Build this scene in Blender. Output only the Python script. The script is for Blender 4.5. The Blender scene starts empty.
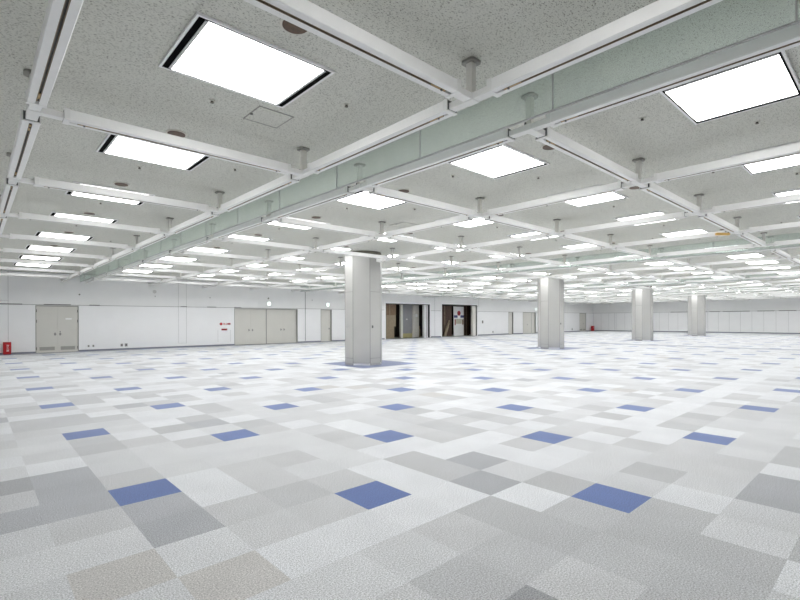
import bpy, bmesh, math, random
from mathutils import Vector

random.seed(7)
SC = bpy.context.scene
COL = SC.collection
T = 0.5                        # one carpet tile = 0.5 m; plan units u,v are tiles: x = u*T, y = -v*T

# ------------------------------------------------------------------ materials
def mat(name, color, rough=0.5, metal=0.0, spec=0.5, noise=None, bump=None):
    m = bpy.data.materials.new(name); m.use_nodes = True
    nt = m.node_tree; b = nt.nodes['Principled BSDF']
    b.inputs['Base Color'].default_value = (*color, 1)
    b.inputs['Roughness'].default_value = rough
    b.inputs['Metallic'].default_value = metal
    b.inputs['Specular IOR Level'].default_value = spec
    if noise:
        scale, amount = noise
        tc = nt.nodes.new('ShaderNodeTexCoord'); n = nt.nodes.new('ShaderNodeTexNoise')
        n.inputs['Scale'].default_value = scale; n.inputs['Detail'].default_value = 4
        r = nt.nodes.new('ShaderNodeValToRGB')
        lo = [max(0, c * (1 - amount)) for c in color]; hi = [min(1, c * (1 + amount)) for c in color]
        r.color_ramp.elements[0].color = (*lo, 1); r.color_ramp.elements[1].color = (*hi, 1)
        r.color_ramp.elements[0].position = 0.3; r.color_ramp.elements[1].position = 0.7
        nt.links.new(tc.outputs['Object'], n.inputs['Vector'])
        nt.links.new(n.outputs['Fac'], r.inputs['Fac'])
        nt.links.new(r.outputs['Color'], b.inputs['Base Color'])
    return m

def emit(name, color, strength):
    m = bpy.data.materials.new(name); m.use_nodes = True
    b = m.node_tree.nodes['Principled BSDF']
    b.inputs['Base Color'].default_value = (*color, 1)
    b.inputs['Emission Color'].default_value = (*color, 1)
    b.inputs['Emission Strength'].default_value = strength
    return m

LAMP = 10.1
M = {}
M['rail'] = mat('white painted rail', (0.86, 0.858, 0.845), 0.38, noise=(9, 0.02))
M['sleeve'] = mat('white rail sleeve', (0.82, 0.818, 0.80), 0.4, noise=(12, 0.02))
M['slot'] = mat('dark slot', (0.018, 0.012, 0.008), 0.5, noise=(20, 0.3))
M['slotedge'] = mat('brown slot lips', (0.20, 0.145, 0.085), 0.45, noise=(15, 0.2))
M['brass'] = mat('brass feed', (0.52, 0.35, 0.15), 0.4, 0.3, noise=(30, 0.2))
M['post'] = mat('grey hanger post', (0.66, 0.65, 0.61), 0.4, noise=(20, 0.03))
M['flange'] = mat('grey ceiling flange', (0.27, 0.265, 0.24), 0.5, noise=(20, 0.05))
M['lampframe'] = mat('white lamp frame', (0.86, 0.86, 0.86), 0.35, noise=(12, 0.02))
M['black'] = mat('black air slot', (0.004, 0.004, 0.004), 0.9, 0, 0.05, noise=(30, 0.2))
M['lampgrey'] = mat('grey lamp strip', (0.62, 0.62, 0.61), 0.35, noise=(12, 0.03))
M['diffuser'] = emit('lit diffuser', (1.0, 0.998, 0.988), LAMP)
M['disc'] = mat('brown disc', (0.085, 0.042, 0.018), 0.5, noise=(25, 0.3))
M['discring'] = mat('pale disc ring', (0.66, 0.64, 0.58), 0.5, noise=(25, 0.03))
M['sprinkler'] = mat('dark sprinkler', (0.10, 0.09, 0.07), 0.4, 0.3, noise=(40, 0.2))
M['wall'] = mat('white wall panels', (0.915, 0.92, 0.93), 0.42, noise=(1.5, 0.012))
M['wallup'] = mat('upper wall paint', (0.855, 0.86, 0.86), 0.6, noise=(1.5, 0.015))
M['seam'] = mat('grey wall seam', (0.40, 0.40, 0.40), 0.6, noise=(8, 0.1))
M['seamdark'] = mat('dark wall seam', (0.13, 0.13, 0.125), 0.6, noise=(8, 0.2))
M['base'] = mat('blue grey base strip', (0.22, 0.235, 0.29), 0.6, noise=(10, 0.1))
M['basewhite'] = mat('white plinth', (0.90, 0.90, 0.91), 0.4, noise=(10, 0.02))  # pillar plinths, and the painted sheen strip along the door wall
M['door'] = mat('beige grey door', (0.69, 0.68, 0.635), 0.5, noise=(2, 0.015))
M['doorframe'] = mat('door frame shade grey', (0.36, 0.355, 0.33), 0.5, noise=(6, 0.04))  # darker grey than the door leaves
M['louver'] = mat('door louver', (0.46, 0.455, 0.42), 0.55, noise=(30, 0.06))
M['chrome'] = mat('brushed steel', (0.34, 0.34, 0.33), 0.3, 0.8, noise=(30, 0.1))
M['darkmetal'] = mat('dark fitting', (0.11, 0.11, 0.11), 0.45, 0.2, noise=(30, 0.2))
M['label'] = mat('white label', (0.9, 0.9, 0.9), 0.5, noise=(20, 0.02))
M['red'] = mat('red enamel', (0.55, 0.008, 0.014), 0.35, noise=(12, 0.08))
M['reddark'] = mat('dark red plate', (0.30, 0.012, 0.022), 0.45, noise=(30, 0.2))
M['exit'] = emit('exit light face', (0.80, 1.0, 0.90), 2.2)
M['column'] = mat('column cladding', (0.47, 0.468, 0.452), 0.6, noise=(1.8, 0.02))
M['columnedge'] = mat('column joint', (0.25, 0.25, 0.24), 0.6, noise=(8, 0.05))
M['collar'] = mat('olive grey collar', (0.16, 0.155, 0.12), 0.6, noise=(8, 0.15))  # recess under the ceiling, its shade put into this dark tone
M['hatch'] = mat('hatch edge', (0.30, 0.295, 0.27), 0.5, noise=(15, 0.1))
M['carton'] = mat('brown carton', (0.25, 0.165, 0.105), 0.7, noise=(5, 0.15))
M['cartondark'] = mat('dark brown carton', (0.085, 0.05, 0.036), 0.7, noise=(5, 0.2))
M['cartonpale'] = mat('pale carton', (0.36, 0.29, 0.20), 0.7, noise=(5, 0.12))
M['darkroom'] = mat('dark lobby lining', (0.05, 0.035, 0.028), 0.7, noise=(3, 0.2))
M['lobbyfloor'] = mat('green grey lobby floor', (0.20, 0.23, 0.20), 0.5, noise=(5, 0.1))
M['greydoor'] = mat('grey steel panel', (0.30, 0.305, 0.32), 0.45, noise=(3, 0.05))
M['yellow'] = mat('olive yellow kick plate', (0.45, 0.41, 0.20), 0.5, noise=(6, 0.08))
M['cream'] = mat('cream post', (0.74, 0.72, 0.67), 0.5, noise=(6, 0.05))
M['silver'] = mat('pale silver panel', (0.78, 0.78, 0.79), 0.4, noise=(6, 0.05))
M['navy'] = mat('navy band', (0.07, 0.08, 0.22), 0.5, noise=(20, 0.1))
M['sand'] = mat('sand board', (0.52, 0.49, 0.40), 0.6, noise=(10, 0.06))
M['tag'] = mat('amber tag', (0.80, 0.52, 0.16), 0.5, noise=(20, 0.1))
M['outlet'] = mat('grey outlet plate', (0.42, 0.42, 0.42), 0.4, noise=(30, 0.1))

def ceiling_material():
    m = bpy.data.materials.new('mineral fibre ceiling'); m.use_nodes = True
    nt = m.node_tree; b = nt.nodes['Principled BSDF']; b.inputs['Roughness'].default_value = 0.95
    b.inputs['Specular IOR Level'].default_value = 0.1
    N = nt.nodes.new; Lk = nt.links.new
    tc = N('ShaderNodeTexCoord')
    mp = N('ShaderNodeMapping'); mp.inputs['Scale'].default_value = (1.0, 1.9, 1); mp.inputs['Rotation'].default_value = (0, 0, 0.5)
    n1 = N('ShaderNodeTexNoise'); n1.inputs['Scale'].default_value = 55; n1.inputs['Detail'].default_value = 2.0
    n2 = N('ShaderNodeTexNoise'); n2.inputs['Scale'].default_value = 0.6; n2.inputs['Detail'].default_value = 3
    Lk(tc.outputs['Object'], mp.inputs['Vector']); Lk(mp.outputs['Vector'], n1.inputs['Vector']); Lk(tc.outputs['Object'], n2.inputs['Vector'])
    r = N('ShaderNodeValToRGB'); cr = r.color_ramp
    cr.elements[0].position = 0.33; cr.elements[0].color = (0.29, 0.285, 0.25, 1)
    cr.elements[1].position = 0.43; cr.elements[1].color = (0.68, 0.68, 0.63, 1)
    e = cr.elements.new(0.66); e.color = (0.72, 0.72, 0.665, 1)
    r2 = N('ShaderNodeValToRGB'); r2.color_ramp.elements[0].color = (0.93, 0.93, 0.92, 1); r2.color_ramp.elements[1].color = (1, 1, 1, 1)
    mx = N('ShaderNodeMixRGB'); mx.blend_type = 'MULTIPLY'; mx.inputs['Fac'].default_value = 1
    Lk(n1.outputs['Fac'], r.inputs['Fac']); Lk(n2.outputs['Fac'], r2.inputs['Fac'])
    Lk(r.outputs['Color'], mx.inputs['Color1']); Lk(r2.outputs['Color'], mx.inputs['Color2'])
    Lk(mx.outputs['Color'], b.inputs['Base Color'])
    bp = N('ShaderNodeBump'); bp.inputs['Strength'].default_value = 0.25; bp.inputs['Distance'].default_value = 0.01
    Lk(n1.outputs['Fac'], bp.inputs['Height']); Lk(bp.outputs['Normal'], b.inputs['Normal'])
    return m
M['ceiling'] = ceiling_material()

def carpet_material():
    m = bpy.data.materials.new('carpet tiles'); m.use_nodes = True
    nt = m.node_tree; b = nt.nodes['Principled BSDF']
    b.inputs['Roughness'].default_value = 0.75; b.inputs['Specular IOR Level'].default_value = 0.35
    b.inputs['Sheen Weight'].default_value = 0.55; b.inputs['Sheen Roughness'].default_value = 0.3
    b.inputs['Sheen Tint'].default_value = (0.95, 0.97, 1.0, 1)
    N = nt.nodes.new; Lk = nt.links.new
    at = N('ShaderNodeAttribute'); at.attribute_name = 'tile_colour'
    tc = N('ShaderNodeTexCoord')
    n1 = N('ShaderNodeTexNoise'); n1.inputs['Scale'].default_value = 105; n1.inputs['Detail'].default_value = 2
    n2 = N('ShaderNodeTexNoise'); n2.inputs['Scale'].default_value = 2.2; n2.inputs['Detail'].default_value = 3
    Lk(tc.outputs['Object'], n1.inputs['Vector']); Lk(tc.outputs['Object'], n2.inputs['Vector'])
    r1 = N('ShaderNodeMapRange'); r1.inputs['From Min'].default_value = 0.32; r1.inputs['From Max'].default_value = 0.68
    r1.inputs['To Min'].default_value = 0.60; r1.inputs['To Max'].default_value = 1.34
    r2 = N('ShaderNodeMapRange'); r2.inputs['From Min'].default_value = 0.3; r2.inputs['From Max'].default_value = 0.7
    r2.inputs['To Min'].default_value = 0.95; r2.inputs['To Max'].default_value = 1.04
    Lk(n1.outputs['Fac'], r1.inputs['Value']); Lk(n2.outputs['Fac'], r2.inputs['Value'])
    mu = N('ShaderNodeMath'); mu.operation = 'MULTIPLY'; Lk(r1.outputs['Result'], mu.inputs[0]); Lk(r2.outputs['Result'], mu.inputs[1])
    v = N('ShaderNodeVectorMath'); v.operation = 'SCALE'
    Lk(at.outputs['Color'], v.inputs[0]); Lk(mu.outputs['Value'], v.inputs['Scale'])
    Lk(v.outputs['Vector'], b.inputs['Base Color'])
    bp = N('ShaderNodeBump'); bp.inputs['Strength'].default_value = 0.12; bp.inputs['Distance'].default_value = 0.003
    Lk(n1.outputs['Fac'], bp.inputs['Height']); Lk(bp.outputs['Normal'], b.inputs['Normal'])
    return m
M['carpet'] = carpet_material()

def glass_material():
    m = bpy.data.materials.new('pale green glass'); m.use_nodes = True
    nt = m.node_tree
    for n in list(nt.nodes): nt.nodes.remove(n)
    N = nt.nodes.new; Lk = nt.links.new
    out = N('ShaderNodeOutputMaterial')
    tr = N('ShaderNodeBsdfTransparent'); tr.inputs['Color'].default_value = (0.935, 0.968, 0.950, 1)
    gl = N('ShaderNodeBsdfGlossy'); gl.inputs['Color'].default_value = (0.92, 1.0, 0.97, 1); gl.inputs['Roughness'].default_value = 0.08
    df = N('ShaderNodeBsdfDiffuse'); df.inputs['Color'].default_value = (0.84, 0.92, 0.875, 1)
    lw = N('ShaderNodeLayerWeight'); lw.inputs['Blend'].default_value = 0.5
    pw = N('ShaderNodeMath'); pw.operation = 'POWER'; pw.inputs[1].default_value = 4.0
    fr = N('ShaderNodeMath'); fr.operation = 'MULTIPLY_ADD'; fr.inputs[1].default_value = 0.5; fr.inputs[2].default_value = 0.03
    Lk(lw.outputs['Facing'], pw.inputs[0]); Lk(pw.outputs[0], fr.inputs[0])
    tc = N('ShaderNodeTexCoord'); n = N('ShaderNodeTexNoise'); n.inputs['Scale'].default_value = 3
    mr = N('ShaderNodeMapRange'); mr.inputs['To Min'].default_value = 0.13; mr.inputs['To Max'].default_value = 0.24
    Lk(tc.outputs['Object'], n.inputs['Vector']); Lk(n.outputs['Fac'], mr.inputs['Value'])
    m1 = N('ShaderNodeMixShader'); Lk(mr.outputs['Result'], m1.inputs['Fac']); Lk(tr.outputs[0], m1.inputs[1]); Lk(df.outputs[0], m1.inputs[2])
    m2 = N('ShaderNodeMixShader'); Lk(fr.outputs[0], m2.inputs['Fac']); Lk(m1.outputs[0], m2.inputs[1]); Lk(gl.outputs[0], m2.inputs[2])
    Lk(m2.outputs[0], out.inputs['Surface'])
    return m
M['glass'] = glass_material()

# ------------------------------------------------------------------ mesh helpers
class MB:
    def __init__(s): s.v = []; s.f = []; s.mi = []; s.mats = []
    def _m(s, m):
        m = M[m] if isinstance(m, str) else m
        if m not in s.mats: s.mats.append(m)
        return s.mats.index(m)
    def add(s, verts, faces, m):
        k = len(s.v); i = s._m(m)
        s.v += [tuple(p) for p in verts]; s.f += [tuple(k + q for q in f) for f in faces]; s.mi += [i] * len(faces)
        return s
    def box(s, x0, x1, y0, y1, z0, z1, m):
        x0, x1 = sorted((x0, x1)); y0, y1 = sorted((y0, y1)); z0, z1 = sorted((z0, z1))
        return s.add([(x0,y0,z0),(x1,y0,z0),(x1,y1,z0),(x0,y1,z0),(x0,y0,z1),(x1,y0,z1),(x1,y1,z1),(x0,y1,z1)],
              [(3,2,1,0),(4,5,6,7),(0,1,5,4),(1,2,6,5),(2,3,7,6),(3,0,4,7)], m)
    def prism(s, pts, z0, z1, m):
        n = len(pts)
        return s.add([(x, y, z0) for x, y in pts] + [(x, y, z1) for x, y in pts],
              [tuple(range(n))[::-1], tuple(range(n, 2*n))] + [(i, (i+1) % n, n+(i+1) % n, n+i) for i in range(n)], m)
    def disc(s, cx, cy, r, z0, z1, m, n=20):
        return s.prism([(cx + r*math.cos(2*math.pi*i/n), cy + r*math.sin(2*math.pi*i/n)) for i in range(n)], z0, z1, m)
    def extrude_x(s, prof, x0, x1, m):
        n = len(prof)
        return s.add([(x0, y, z) for y, z in prof] + [(x1, y, z) for y, z in prof],
              [tuple(range(n)), tuple(range(n, 2*n))[::-1]] + [(i, n+i, n+(i+1) % n, (i+1) % n) for i in range(n)], m)
    def hdisc(s, cx, cz, r, y0, y1, m, n=16):
        a = [(cx + r*math.cos(2*math.pi*i/n), cz + r*math.sin(2*math.pi*i/n)) for i in range(n)]
        return s.add([(x, y0, z) for x, z in a] + [(x, y1, z) for x, z in a],
              [tuple(range(n)), tuple(range(n, 2*n))[::-1]] + [(i, n+i, n+(i+1) % n, (i+1) % n) for i in range(n)], m)
    def mesh(s, name, bevel=0.0):
        me = bpy.data.meshes.new(name); me.from_pydata(s.v, [], s.f)
        for m in s.mats: me.materials.append(m)
        for p, i in zip(me.polygons, s.mi): p.material_index = i
        bm = bmesh.new(); bm.from_mesh(me); bmesh.ops.recalc_face_normals(bm, faces=bm.faces)
        if bevel:
            es = [e for e in bm.edges if e.calc_face_angle(0) > 0.6]
            bmesh.ops.bevel(bm, geom=es, offset=bevel, segments=2, affect='EDGES', clamp_overlap=True)
        bm.to_mesh(me); bm.free(); me.update()
        return me

def obj(name, me, parent=None, loc=(0, 0, 0), rz=0.0):
    if isinstance(me, MB): me = me.mesh(name)
    o = bpy.data.objects.new(name, me); COL.objects.link(o); o.location = loc; o.rotation_euler[2] = rz
    if parent: o.parent = parent
    return o

def thing(name, label, cat, loc=(0, 0, 0), rz=0.0, group=None, me=None):
    o = obj(name, me, None, loc, rz)
    o['label'] = label; o['category'] = cat; o['kind'] = 'thing'
    if group: o['group'] = group
    return o

def struct(name, mb, loc=(0, 0, 0), label=None, cat=None):
    o = obj(name, mb, None, loc); o['kind'] = 'structure'
    if label: o['label'] = label
    if cat: o['category'] = cat
    return o

ORD = ['first', 'second', 'third', 'fourth', 'fifth', 'sixth', 'seventh', 'eighth', 'ninth', 'tenth', 'eleventh', 'twelfth',
       'thirteenth', 'fourteenth', 'fifteenth', 'sixteenth', 'seventeenth']

# ------------------------------------------------------------------ plan constants (tiles)
ZC = 3.995                      # ceiling, metres
ZB, ZT = 3.598, 3.706            # rail underside / top
V0 = 1.55
NODES_V = [V0 - 6*k for k in range(9)]            # 1.55 ... -46.45
NODES_ALL = [13.55, 7.55] + NODES_V
WALL_V, WALL_U = -51.2, 120.0
NEAR_V, WEST_U = 16.0, -10.0
LINES = [(-3.95, 'outer line before first glass curtain'), (2.05, 'line just before first glass curtain')]
for k in range(4):
    LINES.append((4.05 + 26*k, f'line right behind {ORD[k]} glass curtain'))
    for q in range(3): LINES.append((10.05 + 26*k + 6*q, f'{ORD[q]} line past {ORD[k]} glass curtain'))
    LINES.append((28.05 + 26*k, f'line just before {ORD[k+1]} glass curtain'))
LINES += [(108.05, 'line right behind fifth glass curtain'), (114.05, 'first line past fifth glass curtain')]
LANES = [(-3.95, 2.05, 'lane before first glass curtain')]
for k in range(4):
    for q in range(4):
        LANES.append((4.05 + 26*k + 6*q, 10.05 + 26*k + 6*q, f'{ORD[q]} lane past {ORD[k]} glass curtain'))
LANES += [(108.05, 114.05, 'first lane past fifth glass curtain'), (114.05, 119.9, 'second lane past fifth glass curtain')]
CAM = (-4.8621, 7.0909)
def in_view(u, v, z, margin=0.0, half=0.0):
    # does the photograph's frame take in this point (plan tiles, height in metres)?
    fu, fv, ru, rv = math.cos(-0.8286), math.sin(-0.8286), -math.sin(-0.8286), math.cos(-0.8286)
    for du in (-half, 0, half):
        for dv in (-half, 0, half):
            a, b = u + du - CAM[0], v + dv - CAM[1]
            d = a*fu + b*fv
            if d < 0.5: continue
            x = 400 + 467.66*(a*ru + b*rv)/d; y = 319.98 - 467.66*(z/T - 3.1537)/d
            if -margin < x < 800 + margin and -margin < y < 600 + margin: return True
    return False
def dist(u, v): return math.hypot(u - CAM[0], v - CAM[1])

# ------------------------------------------------------------------ floor
W, L, l, MID, D, K, WM, B = 'W L l M D K w B'.split()
SHADE = {'W': (0.785, 0.80, 0.825), 'L': (0.688, 0.698, 0.715), 'l': (0.626, 0.632, 0.645), 'M': (0.555, 0.563, 0.577),
         'D': (0.45, 0.462, 0.49), 'K': (0.385, 0.39, 0.41), 'w': (0.585, 0.572, 0.56), 'B': (0.125, 0.19, 0.44)}
ROWS = {  # j: (first i, shades) read along each row of carpet tiles
 -10: (-5, 'LlLL'), -9: (-5, 'lLBL'), -8: (-5, 'LLMWM'), -7: (-5, 'WLMlWL'), -6: (-5, 'LWLLlBl'),
 -5: (-5, 'KDLLLLLL'), -4: (-5, 'lDlLLLLlW'), -3: (-5, 'DDBWllLlBl'), -2: (-5, 'LlDWlLLWWlM'), -1: (-5, 'LLDlMlWMWWWL'),
 0: (-5, 'LwLllBWMDWlBl'), 1: (-5, 'LLwWWWWDLWWLWlM'), 2: (-2, 'LLlMWMLLLlWWM'), 3: (-2, 'MMwMMBLMllllBWL'[0:15]),
 4: (-1, 'KlMMMWLllLLLLL'), 5: (0, 'MMMLLDDWMM'), 6: (1, 'LWMLMLlLML'),
}
ROWS[3] = (-1, 'MMMMBLMlllBWL')
NEAR_TILES = {}
MORE = {'M': ((-4,-15),(-4,-12),(-3,-12),(-3,-11),(-2,-17),(-2,-16),(-2,-15),(0,-16),(1,-14),(1,-11),(1,-10),(6,-5),(9,-6),(11,-4),(9,-2),(11,1),(10,0),(12,2),(15,2)),
        'W': ((-3,-13),(-4,-13),(0,-14),(0,-11),(-1,-14),(5,-7),(8,-5)), 'D': ((-5,-13),), 'l': ((5,-4),(11,2),(13,3),(14,3))}
for j, (i0, s) in ROWS.items():
    for k, c in enumerate(s): NEAR_TILES[(i0 + k, j)] = c
for c, ts in MORE.items():
    for t in ts: NEAR_TILES[t] = c
COLUMN_U = [16.02, 42.02, 68.02, 94.02]; COLUMN_V = -19.55
def tile_shade(i, j, rnd):
    if i % 3 == 0 and j % 3 == 0 and (i//3 + j//3) % 2 == 0: return SHADE['B']
    for cu in COLUMN_U:
        ci = round(cu - 0.1) - 2
        if ci <= i <= ci + 4 and -22 <= j <= -18: return (0.10, 0.135, 0.29)
    if i in (55, 56): return (0.33, 0.35, 0.43)
    if j == 1 and i >= 9: return SHADE['W']
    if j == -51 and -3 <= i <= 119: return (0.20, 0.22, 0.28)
    if (i, j) in NEAR_TILES: return SHADE[NEAR_TILES[(i, j)]]
    return SHADE[rnd.choices('WLlMDKw', (40, 33, 16, 8, 1, 0, 2))[0]]
def build_floor():
    rnd = random.Random(11); vs = []; fs = []; cols = []
    i0, i1, j0, j1 = -10, 120, -52, 16
    nx = i1 - i0 + 1
    for j in range(j0, j1 + 1):
        for i in range(i0, i1 + 1):
            vs.append((i*T, -max(j, WALL_V - 0.1)*T, 0))
    for j in range(j0, j1):
        for i in range(i0, i1):
            a = (j - j0)*nx + (i - i0)
            fs.append((a, a + nx, a + nx + 1, a + 1))
            c = tile_shade(i, j, rnd); t = rnd.uniform(0.955, 1.045)
            t *= 0.95; cols.append((c[0]*t, c[1]*t, c[2]*t, 1))
    me = bpy.data.meshes.new('floor'); me.from_pydata(vs, [], fs); me.materials.append(M['carpet'])
    at = me.attributes.new('tile_colour', 'FLOAT_COLOR', 'CORNER')
    flat = []
    for p in me.polygons:
        for _ in p.loop_indices: flat += cols[p.index]
    at.data.foreach_set('color', flat)
    me.update()
    # give the slab its thickness
    o = obj('floor', me); o['kind'] = 'structure'
    bm = bmesh.new(); bm.from_mesh(me); bmesh.ops.recalc_face_normals(bm, faces=bm.faces)
    if sum(f.normal.z for f in bm.faces) < 0: bmesh.ops.reverse_faces(bm, faces=bm.faces)
    bm.to_mesh(me); bm.free()
build_floor()

# ------------------------------------------------------------------ shell
XW, XE = WEST_U*T, WALL_U*T
YN, YS = -WALL_V*T, -NEAR_V*T           # left (door) wall face at y=YN, wall behind the camera at y=YS
struct('ceiling', MB().box(XW - .3, XE + .3, YS - .3, YN + .3, ZC, ZC + .2, 'ceiling'))
ZS = 2.40                                # seam height
# door wall: openings (u0, u1, height m)
OPEN = [(-0.19, 3.37, 2.37), (19.9, 29.05, 2.37), (32.85, 34.8, 2.37), (45.4, 55.85, 2.96), (59.05, 69.4, 3.02),
        (80.2, 82.05, 2.38), (85.75, 91.1, 2.38), (112.2, 115.8, 2.38)]
wl = MB(); px = XW - .3
TH = 0.30
for u0, u1, h in OPEN:
    a, b = u0*T, u1*T
    wl.box(px, a, YN, YN + TH, 0, ZS, 'wall')
    if h < ZS: wl.box(a, b, YN, YN + TH, h, ZS, 'wallup')
    px = b
wl.box(px, XE + .3, YN, YN + TH, 0, ZS, 'wall')
px = XW - .3
for u0, u1, h in OPEN:
    if h > ZS:
        wl.box(px, u0*T, YN, YN + TH, ZS, ZC, 'wallup'); wl.box(u0*T, u1*T, YN, YN + TH, h, ZC, 'wallup'); px = u1*T
wl.box(px, XE + .3, YN, YN + TH, ZS, ZC, 'wallup')
struct('wall_left', wl)
struct('wall_right', MB().box(XE, XE + .3, YS - .3, YN, 0, ZS, 'wall').box(XE, XE + .3, YS - .3, YN, ZS, ZC, 'wallup'))
struct('wall_back', MB().box(XW - .3, XE, YS - .3, YS, 0, ZS, 'wall').box(XW - .3, XE, YS - .3, YS, ZS, ZC, 'wallup'))
struct('wall_west', MB().box(XW - .3, XW, YS, YN, 0, ZS, 'wall').box(XW - .3, XW, YS, YN, ZS, ZC, 'wallup'))

# baseboards; the white strip above paints the sheen at the door wall's foot
bl = MB(); px = XW
for u0, u1, h in OPEN:
    bl.box(px, u0*T, YN - .012, YN, 0, .085, 'base'); bl.box(px, u0*T, YN - .008, YN, .085, .12, 'basewhite'); px = u1*T
bl.box(px, XE, YN - .012, YN, 0, .085, 'base'); bl.box(px, XE, YN - .008, YN, .085, .12, 'basewhite')
struct('baseboard_left', bl)
struct('baseboard_right', MB().box(XE - .012, XE, YS, YN, 0, .10, 'base'))
# seam trim on the two visible walls, with its darker open stretches
tr = MB(); px = XW
for u0, u1, h in OPEN:
    if h > ZS: tr.box(px, u0*T, YN - .006, YN, ZS - .012, ZS + .016, 'seam'); px = u1*T
tr.box(px, XE, YN - .006, YN, ZS - .012, ZS + .016, 'seam')
for u0, u1 in ((.47, 2.7), (4.3, 5.25), (16.5, 17.6), (19.9, 20.8), (13.4, 14.1), (-3.5, -1.2)):
    tr.box(u0*T, u1*T, YN - .009, YN - .0005, ZS - .005, ZS + .035, 'seamdark')
struct('trim_1', tr)
tr = MB().box(XE - .006, XE, YS, YN, ZS - .012, ZS + .02, 'seam')
rr = random.Random(3); v = -50.0
while v < -8:
    n = rr.uniform(2.5, 7)
    if v > -33: tr.box(XE - .01, XE - .0005, -v*T, -min(v + n*.8, -6)*T, ZS - .03, ZS + .03, 'seamdark')
    v += n
struct('trim_2', tr)
# vertical joints
tr = MB()
for u, w, z0, z1, m in ((-2.25, .012, .1, ZC, 'seam'), (13.17, .010, .25, 4.0, 'seam'), (14.06, .010, .25, 4.0, 'seam'), (30.27, .035, .06, 3.6, 'seamdark'),
                     (57.16, .02, .06, 3.6, 'seam'), (67.78 + 2.2, .02, 2.9, 3.6, 'seam'), (17.8, .008, .25, 1.0, 'seam'), (19.4, .008, .25, 1.0, 'seam')):
    tr.box(u*T - w/2, u*T + w/2, YN - .006, YN, z0, z1, m)
tr.box(13.17*T, 14.06*T, YN - .005, YN, .25, .258, 'seam')
tr.box(-6*T, -2.25*T, YN - .005, YN, 2.58, 2.59, 'seam')
struct('trim_3', tr)
tr = MB()
for k in range(-25, -2):
    y = -(2.06*k + 0.4)*T
    if y < YN: tr.box(XE - .005, XE, y - .007, y + .007, .07, ZS - .02, 'seam')
tr.box(XE - .006, XE, -(-45.4)*T - .014, -(-45.4)*T + .014, .07, ZS - .02, 'seam')
struct('trim_4', tr)

# ------------------------------------------------------------------ doors in the long wall
def handle(parent, x, z, y):
    h = MB().box(x - .028, x + .028, y - .012, y, z - .075, z + .075, 'chrome')
    h.box(x - .012, x + .012, y - .055, y - .012, z - .012, z + .012, 'chrome').box(x - .055, x + .055, y - .068, y - .05, z - .014, z + .014, 'darkmetal')
    return obj('handle', h.mesh('handle', .003), parent)
def door(n, label, u0, u1, h, leaves, recess=.05, louver=False, handles=(), hinges=False, post=()):
    a, b = u0*T, u1*T; y = YN + recess
    d = struct(f'door_{n}', None, ((a + b)/2, y, 0), label, 'door')
    ox = (a + b)/2
    def part(name, mb, p=d): return obj(name, mb, p, (-ox, -y, 0) if p is d else (0, 0, 0))
    fr = MB(); t = .035
    fr.box(a, a + t, YN - .004, y + .06, .0, h, 'doorframe').box(b - t, b, YN - .004, y + .06, 0, h, 'doorframe').box(a + t, b - t, YN - .004, y + .06, h - t, h, 'doorframe')
    for p in post: fr.box(p*T - .03, p*T + .03, y - .02, y + .06, 0, h - t, 'doorframe')
    part('door_frame', fr)
    edges = [u*T for u in leaves]
    for k in range(len(edges) - 1):
        x0, x1 = edges[k] + .0015, edges[k+1] - .0015
        if k == 0: x0 = a + t + .004
        if k == len(edges) - 2: x1 = b - t - .004
        lf = part('door_leaf', MB().box(x0, x1, y, y + .045, .012, h - t - .006, 'door').mesh('door_leaf', .003))
        if louver:
            g = MB(); g.box(x0 + .12, x1 - .12, y - .006, y, .12, .30, 'louver')
            for q in range(7): g.box(x0 + .13, x1 - .13, y - .012, y - .006, .135 + .023*q, .145 + .023*q, 'doorframe')
            obj('louver', g, lf)
        if hinges:
            hx = x0 if k == 0 else x1
            hg = MB()
            for z in (.22, 1.58, 2.10): hg.box(hx - .02, hx + .02, y - .014, y, z - .07, z + .07, 'darkmetal')
            obj('hinge', hg, lf)
        for (hk, hu, hz) in handles:
            if hk == k: handle(lf, hu*T, hz, y)
    return d, y
d1, y1 = door(1, 'beige double door with louvers beside red extinguisher box', -0.19, 3.37, 2.37, (-.19, 1.6, 3.37), .03, True,
          ((0, 1.38, .93), (1, 1.80, .93)), True)
pl = MB().box(2.25*T, 2.78*T, y1 - .008, y1, 1.66, 1.74, 'label'); obj('name_plate', pl, d1, (-d1.location.x, -y1, 0))
lk = MB().hdisc(1.80*T, 1.05, .022, y1 - .02, y1, 'darkmetal'); obj('lock', lk, d1, (-d1.location.x, -y1, 0))
door(2, 'wide beige door of four leaves beneath the exit light', 19.9, 29.05, 2.37, (19.9, 22.2, 24.4, 26.8, 29.05), .12, False,
     ((0, 21.95, .95), (1, 22.42, .95), (2, 26.55, .95), (3, 27.02, .95)), False, (24.4,))
door(3, 'narrow beige single door between four leaf door and pillar', 32.85, 34.8, 2.37, (32.85, 34.8), .12, False, ((0, 34.45, .95),))
door(4, 'very narrow beige door in a deep frame near wall switch', 80.2, 82.05, 2.38, (80.2, 82.05), .14)
door(5, 'beige door partly hidden behind the second pillar', 85.75, 91.1, 2.38, (85.75, 88.4, 91.1), .14, False, ((0, 87.9, 1.0),), False, (89.6,))
door(6, 'beige door with louvers at far end by small extinguisher', 112.2, 115.8, 2.38, (112.2, 114.0, 115.8), .03, True, ((1, 114.3, 1.0),))

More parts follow.
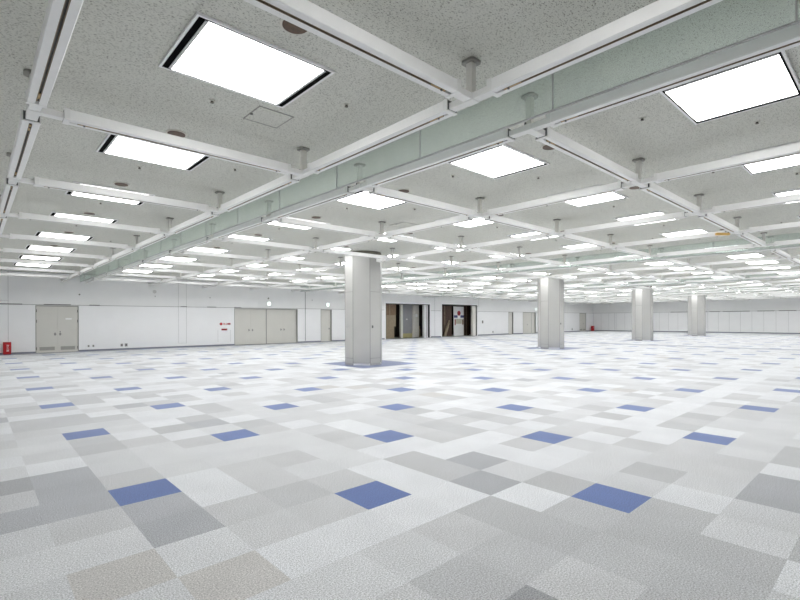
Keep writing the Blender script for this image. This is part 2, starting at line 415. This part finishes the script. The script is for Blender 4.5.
# ------------------------------------------------------------------ the two open lobbies
# one lobby room behind both openings would overlap, so they share a single dark lining
def lobby_shell():
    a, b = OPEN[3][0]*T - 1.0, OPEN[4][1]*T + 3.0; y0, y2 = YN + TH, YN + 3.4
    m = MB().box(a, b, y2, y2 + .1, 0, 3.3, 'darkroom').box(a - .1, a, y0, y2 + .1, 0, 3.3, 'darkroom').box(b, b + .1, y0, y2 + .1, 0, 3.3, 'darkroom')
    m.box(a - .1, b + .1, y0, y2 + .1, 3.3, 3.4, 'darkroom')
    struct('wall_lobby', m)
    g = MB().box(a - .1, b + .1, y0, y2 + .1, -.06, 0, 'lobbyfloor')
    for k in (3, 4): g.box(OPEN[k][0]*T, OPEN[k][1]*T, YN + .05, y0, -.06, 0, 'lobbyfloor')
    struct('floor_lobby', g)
    for n, k in ((5, 3), (6, 4)):
        u0, u1, h = OPEN[k]; a, b = u0*T, u1*T; t = .06; f = MB()
        f.box(a - .13, a, YN - .02, YN, 0, h + .13, 'wall').box(b, b + .13, YN - .02, YN, 0, h + .13, 'wall').box(a, b, YN - .02, YN, h, h + .13, 'wall')
        f.box(a, a + t, YN, YN + TH, 0, h, 'darkmetal').box(b - t, b, YN, YN + TH, 0, h, 'darkmetal').box(a + t, b - t, YN, YN + TH, h - t, h, 'darkmetal')
        struct(f'trim_{n}', f)
lobby_shell()
def bx(name, label, cat, u0, u1, v0, v1, z0, z1, m, group=None, bevel=.01):
    cx, cy = (u0 + u1)/2*T, -(v0 + v1)/2*T
    return thing(name, label, cat, (cx, cy, z0), 0, group, MB().box(u0*T - cx, u1*T - cx, -v0*T - cy, -v1*T - cy, 0, z1 - z0, m).mesh(name, bevel))
def carton(label, u0, u1, v0, v1, z0, z1, m, group):
    z0, z1 = z0 + (.002 if z0 else 0), z1
    o = bx('carton', label, 'carton', u0, u1, v0, v1, z0, z1, m, group)
    w, d, h = (u1 - u0)*T, abs(v1 - v0)*T, z1 - z0
    obj('packing_tape', MB().box(-.03, .03, -d/2 - .003, -d/2 + .001, h*.02, h*.98, 'cartonpale').box(-.03, .03, -d/2 + .001, d/2 - .01, h, h + .002, 'cartonpale'), o)
    return o
g1 = 'cartons stacked in the first opening'
carton('narrow brown carton at bottom of stack in first opening', 46.4, 48.9, -53, -54.6, 0, 1.02, 'cartonpale', g1)
carton('brown carton in middle of stack in first opening', 46.4, 49.2, -52.9, -54.6, 1.02, 2.0, 'cartonpale', g1)
carton('brown carton on top of stack in first opening', 46.4, 49.35, -53, -54.6, 2.0, 2.93, 'carton', g1)
bx('post', 'cream upright post left of grey steel panel in first opening', 'post', 50.45, 50.95, -53.0, -53.4, 0, 2.93, 'cream')
p = thing('steel_panel', 'tall grey steel panel with yellow base in first opening', 'panel', (52.25*T, 53.4*T, 0))
obj('panel_face', MB().box(-.62, .62, -.03, .03, .38, 2.93, 'greydoor').mesh('panel_face', .006), p)
obj('kick_plate', MB().box(-.62, .62, -.035, .03, 0, .38, 'yellow').mesh('kick_plate', .004), p)
obj('sticker', MB().box(-.09, .05, -.036, -.03, 1.60, 1.68, 'label'), p)
p = thing('locker', 'narrow pale grey locker with white notice in first opening', 'locker', (54.3*T, 53.5*T, 0))
obj('cabinet', MB().box(-.36, .36, -.2, .2, 0, 2.9, 'cream').mesh('cabinet', .008), p)
obj('cabinet_door', MB().box(-.34, .10, -.215, -.2, .06, 2.85, 'cream').mesh('cabinet_door', .004), p)
obj('notice', MB().box(-.1, .16, -.222, -.2, 1.85, 2.1, 'label'), p)
carton('dark brown carton on bottom behind wrapped roll in first opening', 55.1, 56.3, -54.4, -55.6, 0, 1.95, 'carton', g1)
carton('darkest carton high up behind wrapped roll in first opening', 55.1, 56.3, -54.4, -55.6, 1.95, 2.9, 'cartondark', g1)
def roll(label, u, v, r, h, m, lean=0.0):
    b = MB().disc(0, 0, r, 0, h*.6, m, 16)
    b.disc(0.0, 0, r*.8, h*.6, h*.82, m, 16).disc(0, 0, r*.45, h*.82, h, m, 12)
    o = thing('wrapped_roll', label, 'roll', (u*T, -v*T, .0 if not lean else .03), 0, None, b.mesh('wrapped_roll', .02)); o.rotation_euler[1] = lean
    return o
roll('pale wrapped roll standing before cartons in first opening', 55.45, -53.75, .2, 1.25, 'cartonpale')
p = thing('shutter_post', 'pale silver shutter post at far edge of first opening', 'post', (54.95*T, 51.5*T, 0))
obj('post_face', MB().box(-.25, .25, -.1, .1, 0, 2.93, 'silver').mesh('post_face', .006), p)
obj('guide_rail', MB().box(.05, .10, -.115, -.1, 0, 2.93, 'doorframe'), p)
g2 = 'cartons stacked in the second opening'
for k in range(3):
    carton(f'dark brown carton, {("bottom", "middle", "top")[k]} of stack behind leaning plank in second opening', 60.2, 64.2, -53.3, -55.0, .98*k, .98*(k+1), 'cartondark', g2)
roll('pale plank leaning against dark cartons in second opening', 61.75, -52.9, .14, 1.62, 'cartonpale', .40)
p = thing('display_board', 'tall pale display board with red disc and navy band', 'board', (66.1*T, 53.1*T, 0))
obj('back_panel', MB().box(-.76, .76, 0, .06, 0.0, 2.88, 'silver').mesh('back_panel', .006), p)
obj('navy_band', MB().box(-.74, .74, -.012, 0, 1.78, 2.02, 'navy'), p)
obj('white_centre', MB().box(-.20, .22, -.02, 0, 1.70, 2.06, 'label'), p)
obj('red_disc', MB().hdisc(0.0, 2.22, .24, -.024, 0, 'reddark', 24), p)
obj('sand_block', MB().box(-.46, .42, -.018, 0, 1.18, 1.66, 'sand'), p)
obj('side_strip', MB().box(-.62, -.5, -.016, 0, 1.05, 1.62, 'reddark'), p)
obj('side_strip', MB().box(.5, .70, -.016, 0, 1.1, 1.62, 'carton'), p)
for k in range(3):
    carton(f'dark brown carton, {("bottom", "middle", "top")[k]} of stack beyond display board in second opening', 68.0, 70.0, -53.6, -55.2, .98*k, .98*(k+1), 'cartondark', g2)
p = thing('shutter_post', 'cream shutter post at far edge of second opening', 'post', (68.7*T, 51.5*T, 0))
obj('post_face', MB().box(-.30, .22, -.1, .1, 0, 2.95, 'cream').mesh('post_face', .006), p)
obj('guide_rail', MB().box(.2, .26, -.115, -.1, 0, 2.95, 'doorframe'), p)

# ------------------------------------------------------------------ things on and by the long wall
def wall_at(u, z): return (u*T, YN, z)
def exit_light(label, u, z, plate=False):
    o = thing('exit_light', label, 'exit light', wall_at(u, z), 0, 'exit lights over the doors')
    obj('housing', MB().box(-.12, .12, -.05, 0, -.12, .12, 'label').mesh('housing', .008), o)
    obj('lit_face', MB().box(-.105, .105, -.056, -.05, -.105, .105, 'exit'), o)
    if plate:
        for x0, x1 in ((-.72, -.13), (.13, .56)): obj('backing_plate', MB().box(x0, x1, -.02, 0, -.16, .16, 'wallup').mesh('backing_plate', .004), o)
exit_light('small lit exit light above the four leaf door', 24.65, 2.70, True)
exit_light('small lit exit light above the narrow single door', 34.04, 2.72)
exit_light('small lit exit light above door behind second pillar', 91.0, 2.75)
def wall_button(name, label, cat, u, z, r, m, depth=.035, group=None):
    o = thing(name, label, cat, wall_at(u, z), 0, group)
    obj('rim', MB().hdisc(0, 0, r, -depth*.5, 0, 'lampgrey', 18), o)
    obj('face', MB().hdisc(0, 0, r*.72, -depth, -depth*.5, m, 18), o)
wall_button('wall_speaker', 'round grey speaker high on wall past double door', 'speaker', 10.58, 3.24, .10, 'lampgrey', .05)
wall_button('sensor', 'tiny sensor directly beneath round wall speaker', 'sensor', 10.64, 2.98, .035, 'outlet', .03, 'small wall sensors')
wall_button('sensor', 'tiny sensor high on wall above double door corner', 'sensor', 3.44, 2.96, .045, 'darkmetal', .03, 'small wall sensors')
wall_button('sensor', 'tiny sensor high on wall above red signs', 'sensor', 16.84, 2.99, .04, 'outlet', .03, 'small wall sensors')
wall_button('sensor', 'tiny dark sensor above exit light of four leaf door', 'sensor', 24.59, 3.06, .06, 'darkmetal', .03, 'small wall sensors')
wall_button('sensor', 'tiny sensor high on wall left of narrow single door', 'sensor', 31.4, 3.03, .04, 'outlet', .03, 'small wall sensors')
def outlet(label, u, z, w=.07, m='outlet', name='wall_outlet', cat='outlet'):
    o = thing(name, label, cat, wall_at(u, z), 0, 'wall outlets' if cat == 'outlet' else None)
    obj('cover_plate', MB().box(-w, w, -.012, 0, -w*1.25, w*1.25, m).mesh('cover_plate', .004), o)
    obj('socket', MB().box(-w*.45, w*.45, -.02, -.012, -w*.7, w*.7, 'darkmetal'), o)
outlet('pale wall outlet nearest the louvered double door', 4.22, .27, .05, 'lampgrey')
outlet('pale wall outlet second from the louvered double door', 4.64, .27, .05, 'lampgrey')
outlet('dark wall outlet third from the louvered double door', 7.28, .26, .06)
outlet('dark wall outlet fourth from the louvered double door', 7.70, .26, .07)
outlet('dark wall switch beside the second opening', 71.2, 1.35, .12, 'outlet', 'wall_switch', 'switch')
outlet('low wall outlet past the second opening', 74.65, .31, .08)
outlet('low wall outlet before far louvered door', 108.2, .31, .10)
# red fire signs over the hydrant hatch
o = thing('fire_alarm_lamp', 'round red fire lamp on wall left of four leaf door', 'alarm lamp', wall_at(18.19, 1.37))
obj('rim', MB().hdisc(0, 0, .085, -.015, 0, 'reddark', 20), o); obj('lens', MB().hdisc(0, 0, .06, -.045, -.015, 'red', 20), o)
o = thing('fire_sign', 'upper red lettered strip sign beside round fire lamp', 'sign', wall_at(18.95, 1.37), 0, 'red fire signs')
obj('backing', MB().box(-.26, .26, -.006, 0, -.075, .075, 'label'), o)
def strokes(parent, x0, w, z, h, m, pat):
    b = MB(); t = h*.13
    for (ax, az, bx_, bz) in pat:
        xa, xb = x0 + min(ax, bx_)*w, x0 + max(ax, bx_)*w; za, zb = z + min(az, bz)*h, z + max(az, bz)*h
        b.box(xa - t/2, xb + t/2, -.010, -.006, za - t/2, zb + t/2, m)
    return obj('character', b, parent)
P1 = ((.1, .5, .1, .9), (0, .1, .2, .3), (.5, .5, .5, 1), (.3, .75, .3, .95), (.7, .75, .7, .95), (.35, 0, .35, .6), (.9, 0, .9, .6), (.35, .6, .9, .6), (.35, .4, .9, .4), (.35, .2, .9, .2))
P2 = ((.5, .3, .5, 1), (.2, .5, .2, .8), (.8, .5, .8, .8), (.1, 0, .4, .25), (.6, .1, .9, .25))
P3 = ((.2, 0, .2, 1), (0, .7, .4, .7), (.5, .9, .95, .9), (.55, .55, .95, .55), (.75, .1, .75, .9), (.5, .1, 1, .1))
strokes(o, -.22, .09, -.05, .10, 'red', P1); strokes(o, -.09, .09, -.05, .10, 'red', P2)
obj('red_block', MB().box(.02, .22, -.010, -.006, -.05, .05, 'reddark'), o)
o = thing('fire_sign', 'lower dark red plate sign beneath round fire lamp', 'sign', wall_at(18.6, 1.02), 0, 'red fire signs')
obj('backing', MB().box(-.2, .2, -.006, 0, -.07, .07, 'label'), o); obj('red_block', MB().box(-.18, .18, -.012, -.006, -.055, .055, 'reddark'), o)

def extinguisher_box(label, u, v, w, h, tall=False):
    o = thing('extinguisher_box', label, 'fire extinguisher', (u*T, -v*T, 0), 0)
    d = .2
    obj('cabinet', MB().box(-w/2, w/2, -d/2, d/2, .02, h, 'red').mesh('cabinet', .012), o)
    obj('front_rim', MB().box(-w/2 + .0, -w/2 + .018, -d/2 - .006, -d/2, .03, h - .01, 'reddark').box(w/2 - .018, w/2, -d/2 - .006, -d/2, .03, h - .01, 'reddark').box(-w/2 + .018, w/2 - .018, -d/2 - .006, -d/2, h - .03, h - .01, 'reddark'), o)
    obj('plinth', MB().box(-w/2 + .02, w/2 - .02, -d/2 + .02, d/2 - .01, 0, .02, 'darkmetal'), o)
    try:
        for k, ch in enumerate('\u6d88\u706b\u5668'):
            cu = bpy.data.curves.new('character', 'FONT'); cu.body = ch; cu.size = .105; cu.extrude = .002; cu.align_x = 'CENTER'
            t = bpy.data.objects.new('character', cu); COL.objects.link(t)
            dg = bpy.context.evaluated_depsgraph_get(); me = bpy.data.meshes.new_from_object(t.evaluated_get(dg))
            bpy.data.objects.remove(t)
            me.materials.clear(); me.materials.append(M['label'])
            c = obj('character', me, o, (.02, -d/2 - .004, h - .21 - k*.115)); c.rotation_euler[0] = math.pi/2
    except Exception as e:
        print('text', e)
extinguisher_box('red fire extinguisher box standing by wall near louvered double door', -2.36, -50.75, .30, .60)
extinguisher_box('red fire extinguisher box standing at the far corner', 118.6, -50.7, .5, .68)

# ------------------------------------------------------------------ pillars
def oct_pts(side, ch, grow=0.0):
    s = side/2; a = s + ch*math.sqrt(.5) + grow; s2 = s + grow*.4142
    return [(a, -s2), (a, s2), (s2, a), (-s2, a), (-a, s2), (-a, -s2), (-s2, -a), (s2, -a)]
NP = ['nearest thick white pillar, with round dark collar at ceiling', 'second white pillar beyond the nearest, in line with it',
      'third white pillar, standing before the far corner', 'farthest and smallest white pillar by the far wall']
for k, cu in enumerate(COLUMN_U):
    o = thing('pillar', NP[k], 'pillar', (cu*T, -COLUMN_V*T, 0), 0, 'pillars')
    pts = oct_pts(.46, .60); a = .23 + .60*math.sqrt(.5)
    sh_ = obj('shaft', MB().prism(pts, .07, ZC - .13, 'column').mesh('shaft'), o)
    obj('collar', MB().disc(0, 0, .64, ZC - .13, ZC - .001, 'collar', 40), o)  # inset gap at the pillar top, coloured dark for the shade inside
    obj('plinth', MB().prism(oct_pts(.46, .60, -.02), 0, .07, 'basewhite'), o)
    sk = MB(); jt = MB(); ed = MB()
    for q in range(4):
        c, s = math.cos(q*math.pi/2), math.sin(q*math.pi/2)
        def rot(p): return (p[0]*c - p[1]*s, p[0]*s + p[1]*c)
        r = [rot(p) for p in ((a - .01, -.235), (a + .004, -.235), (a + .004, .235), (a - .01, .235))]
        sk.prism(r, 0, .075, 'seam')
        for z in (.24, 2.56):
            r = [rot(p) for p in ((a - .01, -.23), (a + .003, -.23), (a + .003, .23), (a - .01, .23))]
            jt.prism(r, z, z + .012, 'columnedge')
        for sgn in (-1, 1):
            r = [rot(p) for p in ((a - .012, sgn*.23 - .007), (a + .003, sgn*.23 - .007), (a + .003, sgn*.23 + .007), (a - .012, sgn*.23 + .007))]
            ed.prism(r, .07, ZC - .13, 'columnedge')
    obj('skirting', sk, o); obj('panel_joint', jt, sh_); obj('corner_joint', ed, sh_)
    if k < 2:
        obj('switch_plate', MB().box(-.16, -.10, -a - .02, -a, 1.30, 1.39, 'darkmetal').mesh('switch_plate', .004), o)
        obj('switch_plate', MB().box(-a - .015, -a, .08, .13, 1.30, 1.38, 'outlet').mesh('switch_plate', .004), o)

# ------------------------------------------------------------------ glass smoke curtains
GL_V = [6.05 - 3.65*k for k in range(16)]
for k in range(5):
    u = 4.05 + 26*k - .55
    o = thing('glass_curtain', f'pale green hanging glass curtain along ceiling, {ORD[k]} from the camera', 'glass curtain', (u*T, 0, 0), 0, 'glass smoke curtains')
    edges = [9.7] + [v for v in GL_V if v > WALL_V] + [WALL_V + .02]
    for q in range(len(edges) - 1):
        y0, y1 = -edges[q]*T + .005, -edges[q+1]*T - .005
        obj('glass_pane', MB().box(-.005, .005, y0, y1, ZB + .02, ZC - .002, 'glass'), o)
    for v in edges[1:-1]: obj('joint_strip', MB().box(-.007, .007, -v*T - .006, -v*T + .006, ZB + .02, ZC - .002, 'seam'), o)
    obj('bottom_channel', MB().box(-.012, .012, -9.7*T, -WALL_V*T - .01, ZB + .008, ZB + .02, 'seam'), o)

# ------------------------------------------------------------------ ceiling rails
GAP = .235
def rail_parts(length):
    h = length/2; w = .075; c = .014; dp = .045
    prof = [(-w, ZB + .006), (-w + .006, ZB), (-c, ZB), (-c, ZB + dp), (c, ZB + dp), (c, ZB), (w - .006, ZB), (w, ZB + .006), (w, ZT - .008), (w - .008, ZT), (-w + .008, ZT), (-w, ZT - .008)]
    prof = [(y, z - ZB) for y, z in prof]; H = ZT - ZB
    body = MB().extrude_x(prof, -h + .05, h - .05, 'rail')
    lip = MB()
    for s in (-1, 1): lip.box(-h + .12, h - .12, s*.0085, s*.0138, -.001, .03, 'slotedge')
    lip.box(-h + .12, h - .12, -.0085, .0085, .012, .03, 'slot')
    feeds = []
    for s in (-1, 1):
        feed = MB(); feeds.append(feed)
        feed.box(s*(h - .13), s*(h - .30), -.008, .008, .000, .02, 'brass')
        feed.box(s*(h - .17), s*(h - .185), -.006, .006, -.014, .0, 'darkmetal')
    sl = []
    w2 = w + .003
    for s in (-1, 1):
        b = MB(); b.box(s*(h - .05), s*h, -w2, w2, -.003, H + .003, 'sleeve'); b.box(s*h, s*(h + .001), -w2 + .012, w2 - .012, .01, H - .01, 'darkmetal'); sl.append(b)
    return body, lip, feeds, sl
RAIL_CACHE = {}
def rail_meshes(length):
    key = round(length, 3)
    if key not in RAIL_CACHE:
        b, lp, fd, sl = rail_parts(length)
        allm = MB()
        for p in (b, lp, *fd, *sl):
            inv = p.mats
            for f, i in zip(p.f, p.mi): allm.add([p.v[q] for q in f], [tuple(range(len(f)))], inv[i])
        RAIL_CACHE[key] = (b.mesh('housing'), lp.mesh('contact_slot'), [f.mesh('end_feed') for f in fd], [s.mesh('end_sleeve') for s in sl], allm)
    return RAIL_CACHE[key]
rails = []   # (u centre, v centre, length m, rz, label)
HALF_SEG = 2.5
def rail_seen(u, v, rz, ln, margin=0):
    h = ln/T/2
    for q in range(9):
        t = -h + h*q/4
        if in_view(u + (0 if rz else t), v + (t if rz else 0), ZB, margin): return True
    return False
for lu, lname in LINES:
    vs = NODES_ALL; n = 0
    segs = [((vs[k] + vs[k+1])/2, 6*T - 2*GAP, '') for k in range(len(vs) - 1)]
    for c, ln, _ in segs:
        if abs(c - COLUMN_V) < 1 and any(abs(lu - cu) < 1 for cu in COLUMN_U):
            for nv, sg, wd in ((c + 3, -1, 'before'), (c - 3, 1, 'behind')):      # stops short of the pillar on either side
                rails.append((lu, nv + sg*(2*GAP + .52), .52, math.pi/2, f'very short white rail stub just {wd} the pillar, {lname}'))
            continue
        if rail_seen(lu, c, 1, ln):
            rails.append((lu, c, ln, math.pi/2, f'white slotted lengthwise rail, {ORD[n]} from the camera, {lname}')); n += 1
        elif rail_seen(lu, c, 1, ln, 220): rails.append((lu, c, ln, math.pi/2, f'white lengthwise rail just outside the photo, {lname}'))
    ln = (NODES_V[-1] - WALL_V)*T - GAP - .02
    rails.append((lu, (NODES_V[-1] - 2*GAP + WALL_V + .04)/2, ln, math.pi/2, f'short white lengthwise rail ending at door wall, {lname}'))
for u0, u1, lname in LANES:
    n = 0
    for k, v in enumerate(NODES_ALL[1:]):
        ln = (u1 - u0)*T - 2*GAP; c = (u0 + u1)/2
        if u1 > 119: ln = (u1 - u0)*T - GAP; c = (u0 + 2*GAP + u1)/2
        if rail_seen(c, v, 0, ln):
            rails.append((c, v, ln, 0.0, f'white slotted crossing rail, {ORD[n]} from the camera, {lname}')); n += 1
        elif rail_seen(c, v, 0, ln, 220): rails.append((c, v, ln, 0.0, f'white crossing rail just outside the photo, {lname}'))
rails.sort(key=lambda r: (2 if 'outside' in r[4] else 1)*1e4 + dist(r[0], r[1]))
far = MB()
for n, (u, v, ln, rz, lab) in enumerate(rails):
    body, lip, feed, sl, allm = rail_meshes(ln)
    if n < 300 or 'outside' in lab:
        o = thing('ceiling_rail', lab, 'ceiling rail', (u*T, -v*T, ZB), rz, 'slotted ceiling rails')
        obj('housing', body, o); cs = obj('contact_slot', lip, o)
        if dist(u, v) < 60:
            for m in feed: obj('end_feed', m, cs)
            for m in sl: obj('end_sleeve', m, o)
    else:
        c, s = math.cos(rz), math.sin(rz)
        k = len(far.v)
        for m in allm.mats: far._m(m)
        far.v += [(u*T + x*c - y*s, -v*T + x*s + y*c, ZB + z) for x, y, z in allm.v]
        far.f += [tuple(k + q for q in f) for f in allm.f]
        far.mi += [far._m(allm.mats[i]) for i in allm.mi]
fo = obj('ceiling_rail_grid', far); fo['kind'] = 'stuff'; fo['label'] = 'distant white ceiling rails at the far end of the hall'; fo['category'] = 'ceiling rails'

# ------------------------------------------------------------------ hangers (post + cross connector at each node)
HANG = {}
def hanger_meshes(arms):
    if arms not in HANG:
        cross = MB(); z0, z1 = ZB + .010, ZT - .03
        cross.box(-.055, .055, -.055, .055, z0, z1, 'sleeve')
        for dx, dy in arms:
            if dx: cross.box(dx*.055, dx*(GAP + .02), -.048, .048, z0 + .004, z1 - .004, 'sleeve')
            else: cross.box(-.048, .048, dy*.055, dy*(GAP + .02), z0 + .004, z1 - .004, 'sleeve')
        post = MB().box(-.033, .033, -.033, .033, ZT - .03, ZC - .022, 'post')
        fl = MB().prism([(-.075, -.05), (-.05, -.075), (.05, -.075), (.075, -.05), (.075, .05), (.05, .075), (-.05, .075), (-.075, .05)], ZC - .024, ZC - .001, 'flange')
        bolt = MB().disc(-.034, .034, .012, ZT - .03, ZT + .0, 'darkmetal', 8)
        HANG[arms] = (cross.mesh('cross_connector', .003), post.mesh('post', .001), fl.mesh('ceiling_flange', .002), bolt.mesh('bolt'))
    return HANG[arms]
for li, (lu, lname) in enumerate(LINES):
    right = any(abs(a - lu) < .1 for a, b, _ in LANES); left = any(abs(b - lu) < .1 for a, b, _ in LANES)
    arms = ((0, 1), (0, -1)) + (((1, 0),) if right else ()) + (((-1, 0),) if left else ())
    n = 0
    for k, v in enumerate(NODES_ALL):
        if not (in_view(lu, v, ZB, 220, .3) or in_view(lu, v, ZC, 220, .3)): continue
        cross, post, fl, bolt = hanger_meshes(arms)
        if in_view(lu, v, ZB, 4, .3) or in_view(lu, v, ZC, 4, .3): lab = f'hanger post and rail joint, {ORD[n]} from the camera, {lname}'; n += 1
        else: lab = f'hanger post and rail joint just outside the photo, {lname}'
        o = thing('rail_hanger', lab, 'hanger', (lu*T, -v*T, 0), 0, 'rail hanger posts')
        obj('cross_connector', cross, o); po = obj('post', post, o); obj('ceiling_flange', fl, o)
        if dist(lu, v) < 22: obj('bolt', bolt, po)

# ------------------------------------------------------------------ ceiling lights
def lamp_parts():
    X, Y = .648, .515; f = .022
    fr = MB()
    for y0, y1 in ((-Y, -Y + f), (Y - f, Y)): fr.box(-X, X, y0, y1, -.022, -.001, 'lampframe')
    for x0, x1 in ((-X, -X + f), (X - f, X)): fr.box(x0, x1, -Y + f, Y - f, -.022, -.001, 'lampframe')
    fr.box(-X + f, X - f, -Y + f, Y - f, -.018, -.002, 'black')
    xi, yi = X - f - .056, Y - f - .022
    df = MB().box(-xi + .026, xi - .026, -yi, yi, -.0225, -.0185, 'diffuser')
    st = [MB().box(s*(xi - .026), s*xi, -yi, yi, -.0235, -.0185, 'lampgrey') for s in (-1, 1)]
    return fr.mesh('lamp_frame'), df.mesh('diffuser'), [s.mesh('end_strip') for s in st]
FR, DF, ST = lamp_parts()
lamp_rows = [4.55 - 6*k for k in range(9)]
for u0, u1, lname in LANES:
    n = 0
    for k, v in enumerate(lamp_rows):
        u = (u0 + min(u1, u0 + 6))/2
        if u > 115: continue                     # the lane along the end wall carries no lights
        if in_view(u, v, ZC, 0, 1.0): lab = f'lit square ceiling light, {ORD[n]} from the camera, {lname}'; n += 1
        else: lab = f'lit square ceiling light outside the photo, {lname}'
        o = thing('ceiling_light', lab, 'ceiling light', (u*T, -v*T, ZC), 0, 'square ceiling lights')
        obj('lamp_frame', FR, o); obj('diffuser', DF, o)
        if dist(u, v) < 40:
            for s in ST: obj('end_strip', s, o)

# ------------------------------------------------------------------ small ceiling fittings
DR = MB().disc(0, 0, .125, -.012, 0, 'discring', 24).mesh('ring'); DD = MB().disc(0, 0, .105, -.02, -.012, 'disc', 24).mesh('grille')
SB = MB().disc(0, 0, .034, -.008, 0, 'discring', 14).mesh('escutcheon'); SH = MB().disc(0, 0, .014, -.024, -.008, 'sprinkler', 10).disc(0, 0, .020, -.028, -.024, 'sprinkler', 10).mesh('sprinkler_head')
for u0, u1, lname in LANES:
    n = 0
    for k, v in enumerate(lamp_rows):
        u = (u0 + u1)/2
        if in_view(u, v, ZC, 0, 1.0): n += 1
        if dist(u, v) > 46 or n == 0: continue
        where = f'{ORD[n-1]} from the camera, {lname}'
        if in_view(u, v + 1.78, ZC, 4):
            o = thing('ceiling_diffuser', f'round brown disc by ceiling light, {where}', 'ceiling disc', (u*T, -(v + 1.78)*T, ZC - .001), 0, 'round brown ceiling discs')
            obj('ring', DR, o); obj('grille', DD, o)
        if dist(u, v) > 34: continue
        for du, dv, w in ((0, -1.8, 'beyond'), (2.3, .02, 'beside')):
            if not in_view(u + du, v + dv, ZC, 2): continue
            o = thing('ceiling_sprinkler', f'sprinkler {w} light, {where}', 'sprinkler', ((u + du)*T, -(v + dv)*T, ZC - .001), 0, 'small ceiling sprinklers')
            obj('escutcheon', SB, o); obj('sprinkler_head', SH, o)
def hatch(label, u, v, s):
    o = thing('access_hatch', label, 'hatch', (u*T, -v*T, ZC - .001), 0, 'square ceiling hatches')
    b = MB(); t = .012
    b.box(-s, s, -s, -s + t, -.006, 0, 'hatch').box(-s, s, s - t, s, -.006, 0, 'hatch').box(-s, -s + t, -s + t, s - t, -.006, 0, 'hatch').box(s - t, s, -s + t, s - t, -.006, 0, 'hatch')
    obj('hatch_frame', b, o); obj('hatch_panel', MB().box(-s + t, s - t, -s + t, s - t, -.003, 0, 'ceiling'), o)
    obj('latch', MB().disc(-s + .02, .03, .018, -.012, -.003, 'darkmetal', 10), o)
hatch('square ceiling hatch beside second light before first glass curtain', .37, -3.22, .218)
hatch('square ceiling hatch past the first glass curtain near pillar', 11.4, -10.3, .27)
o = thing('hanging_tag', 'amber tag hanging under a ceiling rail near second glass curtain', 'tag', (20.95*T, -1.2*T, ZB - .075), math.radians(-40))
obj('tag_body', MB().box(-.16, .16, -.035, .035, 0, .055, 'tag').mesh('tag_body', .008), o)
obj('tie', MB().box(.13, .15, -.012, .012, .05, .0765, 'darkmetal'), o)

# ------------------------------------------------------------------ light & camera
w = bpy.data.worlds.new('world'); SC.world = w; w.use_nodes = True
w.node_tree.nodes['Background'].inputs['Color'].default_value = (0.02, 0.02, 0.02, 1)
cam = bpy.data.cameras.new('camera'); co = bpy.data.objects.new('camera', cam); COL.objects.link(co); SC.camera = co
F, YAW, HY, H = 467.66, -0.8286, 319.98, 3.1537
cam.sensor_fit = 'HORIZONTAL'; cam.sensor_width = 36; cam.lens = F*36/800
cam.shift_y = (HY - 300)/800; cam.clip_end = 300
co.location = (CAM[0]*T, -CAM[1]*T, H*T)
fwd = Vector((math.cos(YAW), -math.sin(YAW), 0))
q = fwd.to_track_quat('-Z', 'Y')
from mathutils import Quaternion
co.rotation_mode = 'QUATERNION'
co.rotation_quaternion = Quaternion(fwd, 0.0037) @ q
vs = SC.view_settings
vs.view_transform = 'Standard'; vs.look = 'None'; vs.gamma = 1; vs.use_curve_mapping = False; vs.exposure = 0.0
SC.cycles.max_bounces = 10; SC.cycles.diffuse_bounces = 6; SC.cycles.transparent_max_bounces = 16
SC.cycles.use_light_tree = True
SC.cycles.caustics_reflective = False; SC.cycles.caustics_refractive = False
